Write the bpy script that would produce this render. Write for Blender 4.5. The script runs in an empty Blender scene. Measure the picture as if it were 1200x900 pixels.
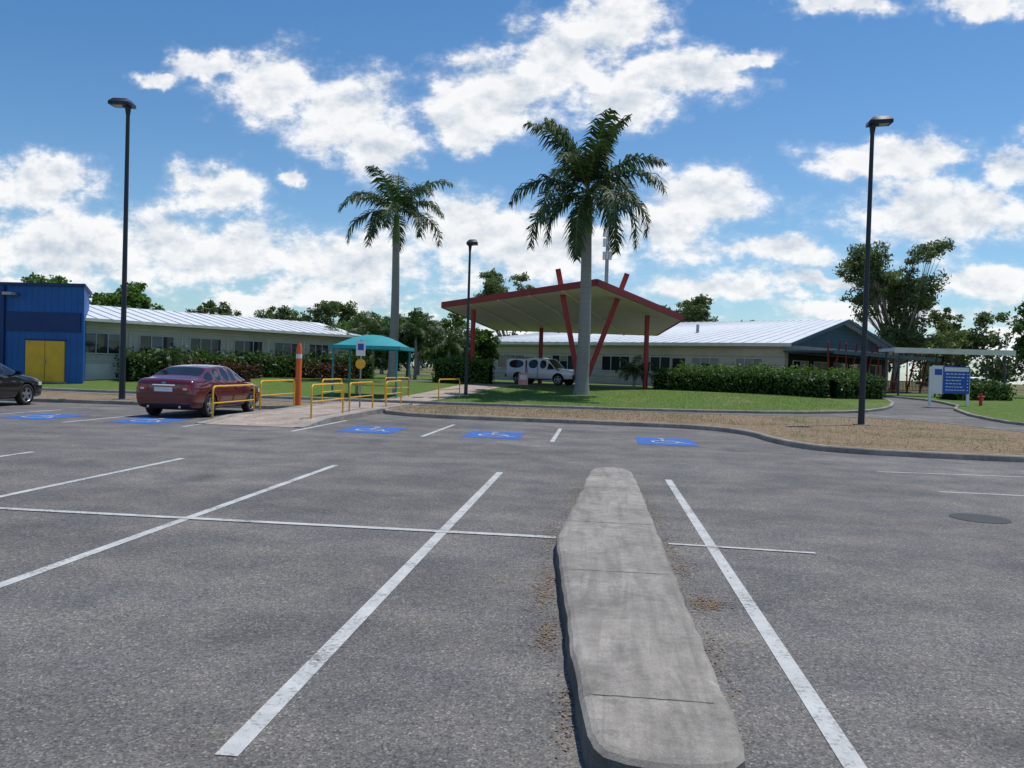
import bpy, bmesh, math, random
import numpy as np
from mathutils import Vector as V, Matrix, Quaternion
random.seed(7); rng=np.random.default_rng(7)
SC=bpy.context.scene; COL=SC.collection

# ------------------------------------------------------------------ materials
def newmat(name):
    m=bpy.data.materials.new(name); m.use_nodes=True
    nt=m.node_tree; nt.nodes.clear()
    return m,nt
class N:
    def __init__(s,nt): s.nt=nt
    def n(s,t,**k):
        x=s.nt.nodes.new(t)
        for a,b in k.items(): setattr(x,a,b)
        return x
    def l(s,a,b): s.nt.links.new(a,b)
    def setin(s,sock,v):
        if isinstance(v,bpy.types.NodeSocket): s.l(v,sock)
        else: sock.default_value=v
    def math(s,op,a,b=0.0,c=None,clamp=False):
        x=s.n('ShaderNodeMath',operation=op,use_clamp=clamp); s.setin(x.inputs[0],a); s.setin(x.inputs[1],b)
        if c is not None: s.setin(x.inputs[2],c)
        return x.outputs[0]
    def vm(s,op,a,b=(0,0,0),c=None):
        x=s.n('ShaderNodeVectorMath',operation=op); s.setin(x.inputs[0],a); s.setin(x.inputs[1],b)
        if c is not None: s.setin(x.inputs[2],c)
        return x
    def mix(s,f,a,b,blend='MIX'):
        x=s.n('ShaderNodeMixRGB',blend_type=blend); s.setin(x.inputs[0],f)
        for i,v in ((1,a),(2,b)):
            if isinstance(v,tuple) and len(v)==3: v=v+(1,)
            s.setin(x.inputs[i],v)
        return x.outputs[0]
    def noise(s,vec,scale,detail=4,rough=.5,dist=0):
        x=s.n('ShaderNodeTexNoise'); s.l(vec,x.inputs['Vector']); x.inputs['Scale'].default_value=scale
        x.inputs['Detail'].default_value=detail; x.inputs['Roughness'].default_value=rough; x.inputs['Distortion'].default_value=dist
        return x.outputs[0]
    def ramp(s,f,stops):
        x=s.n('ShaderNodeValToRGB'); s.l(f,x.inputs[0]); e=x.color_ramp.elements
        while len(e)<len(stops): e.new(.5)
        for i,(p,c) in enumerate(stops):
            e[i].position=p; e[i].color=(c,c,c,1) if not isinstance(c,tuple) else c+(1,)
        return x.outputs[0]
    def mr(s,v,a,b,c=0.0,d=1.0,smooth=False):
        x=s.n('ShaderNodeMapRange',clamp=True)
        if smooth: x.interpolation_type='SMOOTHSTEP'
        s.setin(x.inputs[0],v)
        for i,q in enumerate((a,b,c,d)): s.setin(x.inputs[i+1],q)
        return x.outputs[0]
    def coord(s): return s.n('ShaderNodeTexCoord').outputs['Object']
    def scale(s,vec,sx,sy,sz): return s.vm('MULTIPLY',vec,(sx,sy,sz)).outputs[0]
    def bump(s,h,strength=.3,dist=.01):
        x=s.n('ShaderNodeBump'); x.inputs['Strength'].default_value=strength; x.inputs['Distance'].default_value=dist
        s.l(h,x.inputs['Height']); return x.outputs[0]
    def bsdf(s,col,rough=.8,metal=0,spec=.3,normal=None,coat=0):
        b=s.n('ShaderNodeBsdfPrincipled')
        if isinstance(col,tuple) and len(col)==3: col=col+(1,)
        s.setin(b.inputs['Base Color'],col); s.setin(b.inputs['Roughness'],rough); s.setin(b.inputs['Metallic'],metal)
        b.inputs['Specular IOR Level'].default_value=spec; b.inputs['Coat Weight'].default_value=coat; b.inputs['Coat Roughness'].default_value=.04
        if normal is not None: s.l(normal,b.inputs['Normal'])
        return b.outputs[0]
    def out(s,sh): o=s.n('ShaderNodeOutputMaterial'); s.l(sh,o.inputs[0])

def mat_plain(name,col,rough=.6,metal=0,spec=.4,var=.12,vs=1.5,coat=0,bump=0):
    m,nt=newmat(name); g=N(nt); c=g.coord()
    n=g.noise(c,vs,3,.6); f=g.mr(n,.3,.7,1-var,1+var)
    col2=g.vm('SCALE',col); col2.inputs[0].default_value=col; g.l(f,col2.inputs['Scale'])
    nm=None
    if bump: nm=g.bump(g.noise(c,vs*12,3,.6),bump,.01)
    g.out(g.bsdf(col2.outputs[0],rough,metal,spec,nm,coat)); return m

def asphalt_color(g,c):
    big=g.noise(c,.2,3,.55); mid=g.noise(c,1.1,6,.68)
    v=g.n('ShaderNodeTexVoronoi'); g.l(c,v.inputs['Vector']); v.inputs['Scale'].default_value=95
    sp=g.ramp(g.vm('DOT_PRODUCT',v.outputs['Color'],(.333,.333,.333)).outputs['Value'],[(.2,.55),(.5,.95),(.72,1.25),(.88,1.95)])
    fine=g.noise(c,24,5,.75)
    k=g.math('MULTIPLY',g.mr(big,.32,.68,.82,1.16),g.mr(mid,.28,.72,.76,1.22))
    k=g.math('MULTIPLY',k,g.mr(fine,.3,.7,.74,1.26))
    st=g.noise(c,.8,3,.4); k=g.math('MULTIPLY',k,g.mr(st,.62,.76,1,.62))
    # dusty, sun-bleached drive lanes running across the bays
    s=g.n('ShaderNodeSeparateXYZ'); g.l(c,s.inputs[0])
    lane=g.noise(g.scale(c,.12,.9,1),1.0,3,.55); k=g.math('MULTIPLY',k,g.mr(lane,.35,.65,.9,1.12))
    col=g.mix(g.mr(mid,.38,.62),(.156,.151,.149),(.178,.163,.148))
    col=g.mix(1,col,sp,'MULTIPLY')
    x=g.vm('SCALE',col); g.l(k,x.inputs['Scale'])
    return x.outputs[0],g.math('ADD',fine,g.math('MULTIPLY',v.outputs['Distance'],1.2))
def mat_asphalt():
    m,nt=newmat('asphalt'); g=N(nt); c=g.coord(); col,h=asphalt_color(g,c)
    g.out(g.bsdf(col,.88,0,.2,g.bump(h,.5,.008))); return m
def mat_paint(name,rgb,wear=.5):
    m,nt=newmat(name); g=N(nt); c=g.coord(); col,h=asphalt_color(g,c)
    w=g.math('ADD',g.math('MULTIPLY',g.noise(c,30,6,.75),.6),g.math('MULTIPLY',g.noise(c,2.2,4,.6),.4))
    mask=g.mr(w,wear-.09,wear+.03)
    dirt=g.noise(c,6,5,.6); pc=g.mix(g.mr(dirt,.35,.72,0,.6),rgb,tuple(x*.58 for x in rgb))
    g.out(g.bsdf(g.mix(mask,col,pc),.8,0,.25,g.bump(h,.35,.006))); return m
def mat_concrete(name,base,stain=0):
    m,nt=newmat(name); g=N(nt); c=g.coord()
    a=g.noise(c,1.4,6,.65); b=g.noise(c,11,6,.7); f=g.noise(c,90,3,.7)
    k=g.math('MULTIPLY',g.mr(a,.3,.7,.64,1.18),g.mr(b,.3,.7,.78,1.18)); k=g.math('MULTIPLY',k,g.mr(f,.3,.7,.80,1.17))
    x=g.vm('SCALE',base); x.inputs[0].default_value=base; g.l(k,x.inputs['Scale'])
    col=g.mix(g.mr(g.noise(g.scale(c,3,.8,3),1.5,6,.7),.52,.72,0,.65),x.outputs[0],tuple(q*.42 for q in base))
    if stain:
        # lengthwise grime streaks and blotches
        sk=g.noise(g.scale(c,7,.55,7),1.2,6,.65,.6); col=g.mix(g.mr(sk,.50,.64,0,.5),col,tuple(q*.5 for q in base))
        bl=g.noise(c,3.1,7,.78); col=g.mix(g.mr(bl,.53,.66,0,.6),col,tuple(q*.38 for q in base))
        li=g.noise(c,4.3,6,.75); col=g.mix(g.mr(li,.60,.72,0,.35),col,tuple(min(1,q*1.5) for q in base))
    g.out(g.bsdf(col,.88,0,.2,g.bump(g.math('ADD',b,f),.5,.007))); return m
def mat_grass(name,green,brown,thr,sc=.35,amt=1.0):
    m,nt=newmat(name); g=N(nt); c=g.coord()
    a=g.noise(c,sc,5,.65); b=g.noise(c,7,6,.75)
    k=g.mr(b,.3,.7,.5,1.5)
    mixf=g.mr(g.math('ADD',a,g.math('MULTIPLY',g.math('SUBTRACT',b,.5),.5)),thr-.09,thr+.09,0,amt)
    x=g.vm('SCALE',g.mix(mixf,green,brown)); g.l(k,x.inputs['Scale'])
    g.out(g.bsdf(x.outputs[0],.95,0,.1,g.bump(b,.8,.06))); return m
def mat_leaf(name,dark,light,trans=.3):
    m,nt=newmat(name); g=N(nt)
    r=g.n('ShaderNodeNewGeometry').outputs['Random Per Island']
    col=g.mix(r,dark,light)
    t=g.n('ShaderNodeBsdfTranslucent'); g.l(g.mix(1,col,(1.1,1.25,.5),'MULTIPLY'),t.inputs[0])
    mx=g.n('ShaderNodeMixShader'); mx.inputs[0].default_value=trans; g.l(g.bsdf(col,.5,0,.35),mx.inputs[1]); g.l(t.outputs[0],mx.inputs[2]); g.out(mx.outputs[0]); return m
def mat_boards(name,base,pitch=.18,axis='Z',dk=.55):
    m,nt=newmat(name); g=N(nt); c=g.coord(); s=g.n('ShaderNodeSeparateXYZ'); g.l(c,s.inputs[0])
    fr=g.math('FRACT',g.math('DIVIDE',s.outputs[axis],pitch)); dk=g.mr(fr,.0,.14,dk,1)
    k=g.math('MULTIPLY',dk,g.mr(g.noise(c,.8,5,.6),.3,.7,.86,1.08))
    x=g.vm('SCALE',base); x.inputs[0].default_value=base; g.l(k,x.inputs['Scale'])
    g.out(g.bsdf(x.outputs[0],.6,0,.3,g.bump(fr,.5,.02))); return m
def mat_glass(name,col=(.012,.015,.018),rough=.05):
    m,nt=newmat(name); g=N(nt); c=g.coord(); n=g.noise(c,1.7,2,.5)
    g.out(g.bsdf(g.mix(n,col,tuple(x*2.5 for x in col)),rough,0,.6)); return m

M={}
M['asphalt']=mat_asphalt(); M['white_line']=mat_paint('white_line_paint',(.56,.56,.54),.465)
M['blue_paint']=mat_paint('blue_bay_paint',(.05,.15,.46),.42)
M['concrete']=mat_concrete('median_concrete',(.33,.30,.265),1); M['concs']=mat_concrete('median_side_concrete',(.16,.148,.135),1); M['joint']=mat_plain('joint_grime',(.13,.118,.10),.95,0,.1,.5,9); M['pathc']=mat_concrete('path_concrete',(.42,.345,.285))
M['kerbc']=mat_concrete('weathered_kerb',(.34,.31,.275))
M['lawn']=mat_grass('lawn_grass',(.10,.16,.035),(.20,.18,.075),.62,.35,.75); M['dry']=mat_grass('dry_verge',(.14,.135,.06),(.25,.185,.12),.42,.5)
M['field']=mat_grass('field_grass',(.08,.11,.035),(.2,.17,.09),.5,.05)
M['leafg']=mat_leaf('shrub_leaves',(.022,.05,.012),(.10,.17,.04)); M['leafl']=mat_leaf('bright_leaves',(.045,.09,.018),(.16,.26,.06),.4)
M['leafe']=mat_leaf('gum_leaves',(.055,.085,.035),(.19,.24,.10),.4); M['leafr']=mat_leaf('red_shrub_leaves',(.05,.03,.015),(.16,.07,.04))
M['frond']=mat_leaf('palm_frond',(.022,.042,.014),(.08,.125,.045),.25)
M['leafd']=mat_leaf('far_leaves',(.04,.065,.035),(.11,.15,.07),.2)
M['bark']=mat_plain('bark',(.22,.19,.16),.9,0,.1,.35,3,0,.6); M['ptrunk']=mat_boards('palm_trunk',(.27,.26,.235),.28,'Z',.75); M['shaft']=mat_plain('crownshaft',(.12,.2,.05),.5,0,.3,.2)
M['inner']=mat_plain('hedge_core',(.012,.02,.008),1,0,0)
M['pole']=mat_plain('pole_paint',(.02,.025,.035),.45,0,.4); M['lens']=mat_plain('lamp_lens',(.35,.35,.33),.3)
M['red']=mat_plain('red_steel',(.30,.022,.022),.45,0,.4); M['dred']=mat_plain('dark_red_steel',(.19,.022,.022),.5,0,.4)
M['soffit']=mat_plain('canopy_soffit',(.82,.74,.75),.6,0,.3,.06,.6)
M['roofm']=mat_plain('roof_metal',(.74,.75,.76),.45,0,.5,.05)
M['cream']=mat_boards('cream_weatherboard',(.62,.58,.45),.17); M['beige']=mat_boards('beige_wall',(.50,.46,.38),.6); M['creamt']=mat_plain('cream_trim',(.7,.68,.58),.5)
M['teal']=mat_boards('teal_gable_cladding',(.075,.125,.145),.3); M['slate']=mat_plain('slate_fascia',(.05,.08,.095),.5)
M['tealc']=mat_plain('teal_canvas',(.03,.31,.34),.6,0,.3,.08); M['tealp']=mat_plain('teal_post',(.03,.25,.28),.4)
M['glass']=mat_glass('window_glass'); M['alu']=mat_plain('window_frame',(.55,.55,.52),.4); M['rib']=mat_plain('roof_rib',(.66,.67,.68),.45); M['dark']=mat_plain('dark_void',(.015,.015,.016),.8); M['blind']=mat_plain('window_blind',(.28,.27,.24),.8)
M['blue']=mat_boards('blue_cladding',(.018,.115,.37),.35,'X'); M['blued']=mat_boards('blue_louvre',(.015,.05,.17),.12); M['yellow']=mat_plain('yellow_door',(.72,.42,.02),.45); M['grey']=mat_plain('grey_metal',(.3,.31,.32),.4,.6); M['iron']=mat_plain('cast_iron',(.05,.047,.045),.7)
M['yrail']=mat_plain('yellow_rail',(.80,.42,.02),.4); M['orange']=mat_plain('orange_post',(.72,.13,.02),.5); M['white']=mat_plain('white_sign',(.75,.75,.73),.5,0,.3,.04); M['sblue']=mat_plain('sign_blue',(.02,.10,.42),.4,0,.3,.04); M['redp']=mat_plain('hydrant_red',(.55,.02,.02),.4); M['pink']=mat_plain('pink_board',(.75,.3,.28),.5)
M['carred']=mat_plain('red_car_paint',(.105,.003,.010),.25,.0,.5,.03,1,1.0); M['carblk']=mat_plain('black_car_paint',(.008,.008,.01),.2,.2,.6,.03,1,1.0); M['carwht']=mat_plain('white_car_paint',(.72,.72,.72),.3,0,.5,.03,1,.8)
M['cglass']=mat_glass('car_glass',(.006,.008,.009),.03); M['rubber']=mat_plain('tyre_rubber',(.018,.018,.018),.85); M['rim']=mat_plain('alloy_rim',(.45,.45,.46),.3,.8); M['tail']=mat_plain('tail_light',(.30,.006,.006),.12,0,.6); M['chrome']=mat_plain('chrome',(.7,.7,.7),.12,1); M['plast']=mat_plain('black_plastic',(.02,.02,.021),.6); M['plate']=mat_plain('number_plate',(.7,.7,.66),.5)
M['litter']=mat_leaf('leaf_litter',(.10,.06,.03),(.36,.24,.14),.1)

# ------------------------------------------------------------------ mesh helpers
def T(y):
    t=min(1,max(0,(y-34)/14)); return .52*t*t*(3-2*t)
def link(o): COL.objects.link(o); return o
def empty(name,loc=(0,0,0)):
    e=bpy.data.objects.new(name,None); e.location=loc; e.empty_display_size=.3; return link(e)
def adopt(e,objs):
    for o in objs:
        o.parent=e; o.matrix_parent_inverse=Matrix.Translation(-V(e.location))
class P:
    def __init__(s): s.v=[];s.f=[];s.m=[];s.mats=[]; s.sm=[]
    def mi(s,k):
        if k not in s.mats: s.mats.append(k)
        return s.mats.index(k)
    def add(s,vs,fs,mat,smooth=False):
        b=len(s.v); s.v+= [tuple(v) for v in vs]; k=s.mi(mat)
        for f in fs: s.f.append([b+i for i in f]); s.m.append(k); s.sm.append(smooth)
    def box(s,c,sz,mat,rz=0,M4=None):
        x,y,z=[q/2 for q in sz]; vs=[V((a*x,b*y,d*z)) for d in(-1,1) for a,b in((-1,-1),(1,-1),(1,1),(-1,1))]
        R=Matrix.Rotation(rz,3,'Z'); vs=[R@v+V(c) for v in vs]
        if M4: vs=[M4@v for v in vs]
        s.add(vs,[(3,2,1,0),(4,5,6,7),(0,1,5,4),(1,2,6,5),(2,3,7,6),(3,0,4,7)],mat)
    def beam(s,a,b,w,d,mat):
        a=V(a);b=V(b);t=(b-a).normalized(); u=t.cross(V((0,0,1)))
        if u.length<.01: u=V((1,0,0))
        u.normalize(); n=u.cross(t)
        vs=[p+u*(i*w/2)+n*(j*d/2) for p in(a,b) for i,j in((-1,-1),(1,-1),(1,1),(-1,1))]
        s.add(vs,[(3,2,1,0),(4,5,6,7),(0,1,5,4),(1,2,6,5),(2,3,7,6),(3,0,4,7)],mat)
    def tube(s,path,rad,mat,seg=10,smooth=True,cap=True):
        path=[V(p) for p in path]; n=len(path)
        if not hasattr(rad,'__len__'): rad=[rad]*n
        vs=[];fs=[]; u=None
        for i,p in enumerate(path):
            t=(path[min(i+1,n-1)]-path[max(i-1,0)]).normalized()
            if u is None:
                u=t.cross(V((0,0,1)))
                if u.length<.05: u=V((1,0,0))
            u=(u-t*u.dot(t)).normalized(); w=t.cross(u)
            for k in range(seg):
                a=2*math.pi*k/seg; vs.append(p+(u*math.cos(a)+w*math.sin(a))*rad[i])
        for i in range(n-1):
            for k in range(seg):
                k2=(k+1)%seg; fs.append((i*seg+k,i*seg+k2,(i+1)*seg+k2,(i+1)*seg+k))
        s.add(vs,fs,mat,smooth)
        if cap: s.add(vs[:seg],[tuple(range(seg))[::-1]],mat); s.add(vs[-seg:],[tuple(range(seg))],mat)
    def poly(s,vs,mat): s.add(vs,[tuple(range(len(vs)))],mat)
    def obj(s,name,parent=None):
        me=bpy.data.meshes.new(name); me.from_pydata(s.v,[],s.f); 
        for k in s.mats: me.materials.append(M[k])
        me.polygons.foreach_set('material_index',s.m); me.polygons.foreach_set('use_smooth',s.sm); me.update()
        o=link(bpy.data.objects.new(name,me))
        if parent: adopt(parent,[o])
        return o
def quads_obj(name,vs,mats,midx=None,parent=None):
    n=len(vs); me=bpy.data.meshes.new(name); me.vertices.add(n*4); me.vertices.foreach_set('co',vs.reshape(-1).astype(np.float32))
    me.loops.add(n*4); me.loops.foreach_set('vertex_index',np.arange(n*4,dtype=np.int32)); me.polygons.add(n)
    me.polygons.foreach_set('loop_start',np.arange(0,n*4,4,dtype=np.int32)); me.polygons.foreach_set('loop_total',np.full(n,4,dtype=np.int32))
    for k in mats: me.materials.append(M[k])
    if midx is not None: me.polygons.foreach_set('material_index',np.array(midx,dtype=np.int32))
    me.update(); me.validate()
    o=link(bpy.data.objects.new(name,me))
    if parent: adopt(parent,[o])
    return o
def leafquads(pts,size,asp=.5,flat=0.0):
    n=len(pts); a=rng.normal(size=(n,3)); a[:,2]*=(1-flat); a/=np.linalg.norm(a,axis=1)[:,None]
    b=rng.normal(size=(n,3)); b-=a*(a*b).sum(1)[:,None]; b/=np.linalg.norm(b,axis=1)[:,None]
    s=size*(.6+.8*rng.random((n,1))); A=a*s*.5; B=b*s*asp*.5
    return np.stack([pts-A,pts-B*1.0,pts+A,pts+B*1.0],1)
def clump_pts(c,r,n):
    d=rng.normal(size=(n,3)); d/=np.linalg.norm(d,axis=1)[:,None]
    rr=rng.random((n,1))**.45
    bumps=1+.22*np.sin(d[:,:1]*5+c[0])*np.sin(d[:,1:2]*6+c[1])+.15*np.sin(d[:,2:3]*9+c[2])
    return np.array(c)+d*rr*np.array(r)*bumps
def smooth_path(pts,it=2,closed=True):
    for _ in range(it):
        o=[];n=len(pts)
        for i in range(n if closed else n-1):
            a=V(pts[i]);b=V(pts[(i+1)%n]); o+= [a.lerp(b,.25),a.lerp(b,.75)]
        pts=o
    return [V(p) for p in pts]
def densify(pts,step=1.0):
    o=[];n=len(pts)
    for i in range(n):
        a=pts[i];b=pts[(i+1)%n];k=max(1,int((b-a).length/step))
        for j in range(k): o.append(a.lerp(b,j/k))
    return o
def inset(pts,d):
    n=len(pts);o=[]
    for i in range(n):
        t=(pts[(i+1)%n]-pts[i-1]).normalized(); o.append(pts[i]+V((-t.y,t.x))*d)
    return o
def sheet(name,pts,off,mat,ys=None):
    bm=bmesh.new(); vs=[bm.verts.new((p[0],p[1],0)) for p in pts]; bm.faces.new(vs)
    bmesh.ops.triangulate(bm,faces=bm.faces[:])
    for y in (ys or list(range(34,49))):
        bmesh.ops.bisect_plane(bm,geom=bm.verts[:]+bm.edges[:]+bm.faces[:],plane_co=(0,y,0),plane_no=(0,1,0))
    for v in bm.verts: v.co.z=T(v.co.y)+off
    bmesh.ops.recalc_face_normals(bm,faces=bm.faces)
    for f in bm.faces:
        if f.normal.z<0: f.normal_flip()
    me=bpy.data.meshes.new(name); bm.to_mesh(me); me.materials.append(M[mat]); return link(bpy.data.objects.new(name,me))
def slab(name,pts,h,mat,it=2):
    o=densify(smooth_path([V(p) for p in pts],it) if it else [V(p) for p in pts],1.2)
    i1=inset(o,.02); i2=inset(o,.15)
    sheet(name,i2,h-.015,mat)
    k=P(); n=len(o); vs=[]
    for R,z in((o,-.04),(o,h-.025),(i1,h),(i2,h),(i2,h-.05)):
        vs+=[(p.x,p.y,T(p.y)+z) for p in R]
    fs=[]
    for r in range(4):
        for i in range(n): j=(i+1)%n; fs.append((r*n+i,r*n+j,(r+1)*n+j,(r+1)*n+i))
    k.add(vs,fs,'kerbc'); k.obj('kerb')

# ------------------------------------------------------------------ ground
def grid(name,xs,ys,off,mat):
    vs=[(x,y,T(y)+off) for y in ys for x in xs]; nx=len(xs)
    fs=[(j*nx+i,j*nx+i+1,(j+1)*nx+i+1,(j+1)*nx+i) for j in range(len(ys)-1) for i in range(nx-1)]
    p=P(); p.add(vs,fs,mat); return p.obj(name)
grid('ground',[-2500,-200,-60,60,200,2500],[-600,-25]+list(range(34,49))+[75,200,3000],-.03,'field')
grid('car_park',[-70,0,70],[-25,0]+list(range(34,49))+[75],0,'asphalt')
slab('verge',[(-7.3,24.9),(0,24.7),(3.0,24.4),(4.15,22.9),(4.3,20),(5.0,18.3),(7,17.9),(9,17.8),(14,17.4),(15.4,19),(14.2,24),(13.2,28),(12.4,32.3),(10.5,33.4),(6.6,32.0),(0,31.2),(-7.3,31)],.13,'dry')
slab('verge',[(-68,25.3),(-9.95,25.0),(-9.95,31),(-68,31)],.13,'dry',1)
slab('lawn',[(-68,34),(-7,34),(0,34.3),(6,35.2),(10.5,37),(13.0,39),(14.8,42),(15.8,46),(15.8,60),(15.8,74),(-68,74)],.12,'lawn',1)
slab('lawn',[(16.5,33),(17.5,31.5),(22,30.5),(68,30.5),(68,74),(18.5,74),(18.5,44),(16.6,40)],.12,'lawn',1)
sheet('driveway',[(-14,50.6),(13.2,50.6),(13.2,57.5),(-14,57.5)],.112,'asphalt')
sheet('footpath',[(-9.5,34.25),(-7.3,34.25),(-6.2,40),(-5.0,47),(-3.6,50.5),(-7.2,50.5),(-7.6,47),(-8.5,40)],.112,'pathc',[35,36,37,38,39,40,41,42,43,44,45,46,47,48])
sheet('footpath',[(-9.6,31.1),(-7.5,31.1),(-7.3,33.95),(-9.4,33.95)],.004,'pathc')
# access ramp
p=P()
prof=[(19.3,.008),(21.0,.13),(31.1,.135)]
for i in range(2):
    (y0,z0),(y1,z1)=prof[i],prof[i+1]
    p.poly([(-9.7,y0,z0),(-7.4,y0,z0),(-7.4,y1,z1),(-9.7,y1,z1)],'pathc')
    for x0,x1 in((-9.95,-9.7),(-7.4,-7.15)):
        a,b=z0+.01,z1+.01
        p.poly([(x0,y0,a),(x1,y0,a),(x1,y1,b),(x0,y1,b)],'kerbc'); p.poly([(x1,y0,-.02),(x1,y1,-.02),(x1,y1,b),(x1,y0,a)],'kerbc'); p.poly([(x0,y0,-.02),(x0,y0,a),(x0,y1,b),(x0,y1,-.02)],'kerbc')
p.obj('access_ramp')
# painted lines
p=P()
def line(x0,y0,x1,y1,w=.1,z=.004):
    a=V((x0,y0));b=V((x1,y1));t=(b-a).normalized();n=V((-t.y,t.x))*w/2
    p.poly([(*(a-n),z),(*(b-n),z),(*(b+n),z),(*(a+n),z)],'white_line')
for x in(-1.46,1.12,-4.09,-6.65,-9.25): line(x,3.15,x,12.5)
for x in (-11.9,-14.5,-17.1): line(x,3.1,x,7.7)
line(-30,7.83,-.35,7.80,.1,.008); line(.72,7.78,2.05,7.7,.06,.008); line(4.95,14.86,12,15.2,.07); line(5.05,12.5,12,12.25,.07)
for x in(-.97,-3.95,-7.05,-12.72,-15.7,-18.6,-21.2): line(x,18.2,x,22.4)
line(-9.76,18.3,-10.0,24.4)
p.obj('painted_bay_lines')
def bay(x,y):
    q=P(); w=1.35;h=1.95
    q.poly([(x-w/2,y-h/2,.005),(x+w/2,y-h/2,.005),(x+w/2,y+h/2,.005),(x-w/2,y+h/2,.005)],'blue_paint')
    def st(pts,wd=.09):
        for a,b in zip(pts,pts[1:]):
            a=V(a);b=V(b);t=(b-a).normalized();n=V((-t.y,t.x))*wd/2;a=a-t*wd/2;b=b+t*wd/2
            q.poly([(x+c.x,y+c.y,.009+.0005*len(q.f)) for c in(a-n,b-n,b+n,a+n)],'white_line')
    st([(-.05,.45),(-.05,.0),(.25,.0),(.4,-.4),(.5,-.4)],.06); st([(-.05,.2),(.2,.2)],.06)
    st([(-.12,.12),(-.32,-.1),(-.3,-.42),(-.05,-.58),(.2,-.5),(.28,-.3)],.06)
    q.poly([(x-.05+.09*math.cos(a),y+.62+.09*math.sin(a),.016) for a in[i*math.pi/5 for i in range(10)]],'white_line')
    q.obj('accessible_bay_marking')
for x,y in((-2.45,19.5),(1.65,19.5),(-5.5,19.6),(-11.4,19.75),(-14.3,19.7)): bay(x,y)
# service covers in the asphalt
for x,y in((4.6,10.2),):
    q=P(); q.poly([(x+.33*math.cos(i*math.pi/10),y+.33*math.sin(i*math.pi/10),.005) for i in range(20)],'iron'); q.obj('manhole_cover')
# island
out=[(-.02,3.6),(.01,3.28),(.10,3.15),(.33,3.1),(.56,3.15),(.645,3.28),(.65,3.6),(.63,5),(.615,7.5),(.60,10),(.58,12.2),(.5,12.6),(.25,12.8),(.0,12.6),(-.08,12.2),(-.14,10.6),(-.24,8.8),(-.30,7.8),(-.31,7.1),(-.27,6.6),(-.2,5.7),(-.08,4.2)]
o=densify([V(q) for q in smooth_path(out,1)],.12); p=P(); n=len(o)
# slightly chipped edge
jit=[.004*math.sin(i*1.7)+.003*math.sin(i*.63+1)+random.uniform(-.004,.004) for i in range(n)]
def ins2(d): r_=inset(o,d); return [V((a.x+j,a.y)) for a,j in zip(r_,jit)]
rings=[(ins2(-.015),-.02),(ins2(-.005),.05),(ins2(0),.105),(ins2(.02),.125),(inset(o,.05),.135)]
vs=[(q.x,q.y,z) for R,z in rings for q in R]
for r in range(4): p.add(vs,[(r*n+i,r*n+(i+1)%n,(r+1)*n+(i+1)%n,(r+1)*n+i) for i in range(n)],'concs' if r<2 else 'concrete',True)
bm=bmesh.new(); ir=inset(o,.05); bm.faces.new([bm.verts.new((q.x,q.y,.135)) for q in ir]); bmesh.ops.triangulate(bm,faces=bm.faces[:])
bm.verts.index_update(); p.add([v.co.copy() for v in bm.verts],[[v.index for v in f.verts] for f in bm.faces],'concrete')
isl=p.obj('concrete_median')
q=P()
for y in (3.72,6.05,8.0,9.9,11.6):
    xl=min(c.x for c in o if abs(c.y-y)<.4)+.05; xr=.57; ns=14
    for i in range(ns):
        a=xl+(xr-xl)*i/ns; b=xl+(xr-xl)*(i+1)/ns; w1=random.uniform(.002,.006); yy=y+random.uniform(-.003,.003)
        q.poly([(a,yy-w1,.137),(b,yy-w1,.137),(b,yy+w1,.137),(a,yy+w1,.137)],'joint')
g2=q.obj('expansion_joints'); adopt(isl,[g2])
# leaf litter
pts=[]
for cx,cy,sx,sy,k in((-.32,6.0,.06,.4,520),(-.25,4.9,.04,.15,260),(-.39,7.9,.07,.5,380),(.82,5.8,.07,.09,420),(.72,7.4,.04,.6,300),(.69,9.6,.045,1,260),(-.24,10.5,.07,.8,320),(-.10,3.9,.03,.3,160),(.74,4.7,.03,.3,100),(.9,9,.18,1.5,120),(.78,6.8,.06,.12,160)):
    a=np.zeros((k,3)); a[:,0]=cx+rng.normal(size=k)*sx; a[:,1]=cy+rng.normal(size=k)*sy; a[:,2]=.012; pts.append(a)
a=np.zeros((90,3)); a[:,0]=rng.uniform(-9,9,90); a[:,1]=rng.uniform(3.5,20,90); a[:,2]=.01; pts.append(a)
a=np.zeros((500,3)); a[:,0]=rng.uniform(-7,3,500); a[:,1]=24.7-np.abs(rng.normal(0,.15,500)); a[:,2]=.01; pts.append(a)
lv=leafquads(np.concatenate(pts),.026,.55,0); lv[:,:,2]=.006+np.abs(lv[:,:,2]-.012)*.3
quads_obj('leaf_litter',lv,['litter'])
# weedy tufts at the edge of the lawns and verges
def tufts(name,pts2,h,mat):
    k=len(pts2); a=np.array(pts2); ang=rng.uniform(0,6.28,k); dx=np.cos(ang)*h*.25; dy=np.sin(ang)*h*.25; hh=h*rng.uniform(.5,1.2,k); ln=rng.normal(0,.35,(k,2))*hh[:,None]
    vs=np.zeros((k,4,3)); vs[:,0]=a-np.stack([dx*.3,dy*.3,0*dx],1); vs[:,1]=a+np.stack([dx*.3,dy*.3,0*dx],1)
    top=a.copy(); top[:,:2]+=ln; top[:,2]+=hh; vs[:,2]=top+np.stack([dx*.08,dy*.08,0*dx],1); vs[:,3]=top-np.stack([dx*.08,dy*.08,0*dx],1)
    quads_obj(name,vs,[mat])
tp=[]
for _ in range(6000):
    x=random.uniform(-6.8,12.0); y=random.uniform(25.3,30.8)
    if x>4.6: y=random.uniform(18.6,31.5) if x<12.0 else y
    tp.append((x,y,.11))
tufts('verge_weeds',tp,.07,'litter')
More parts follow.
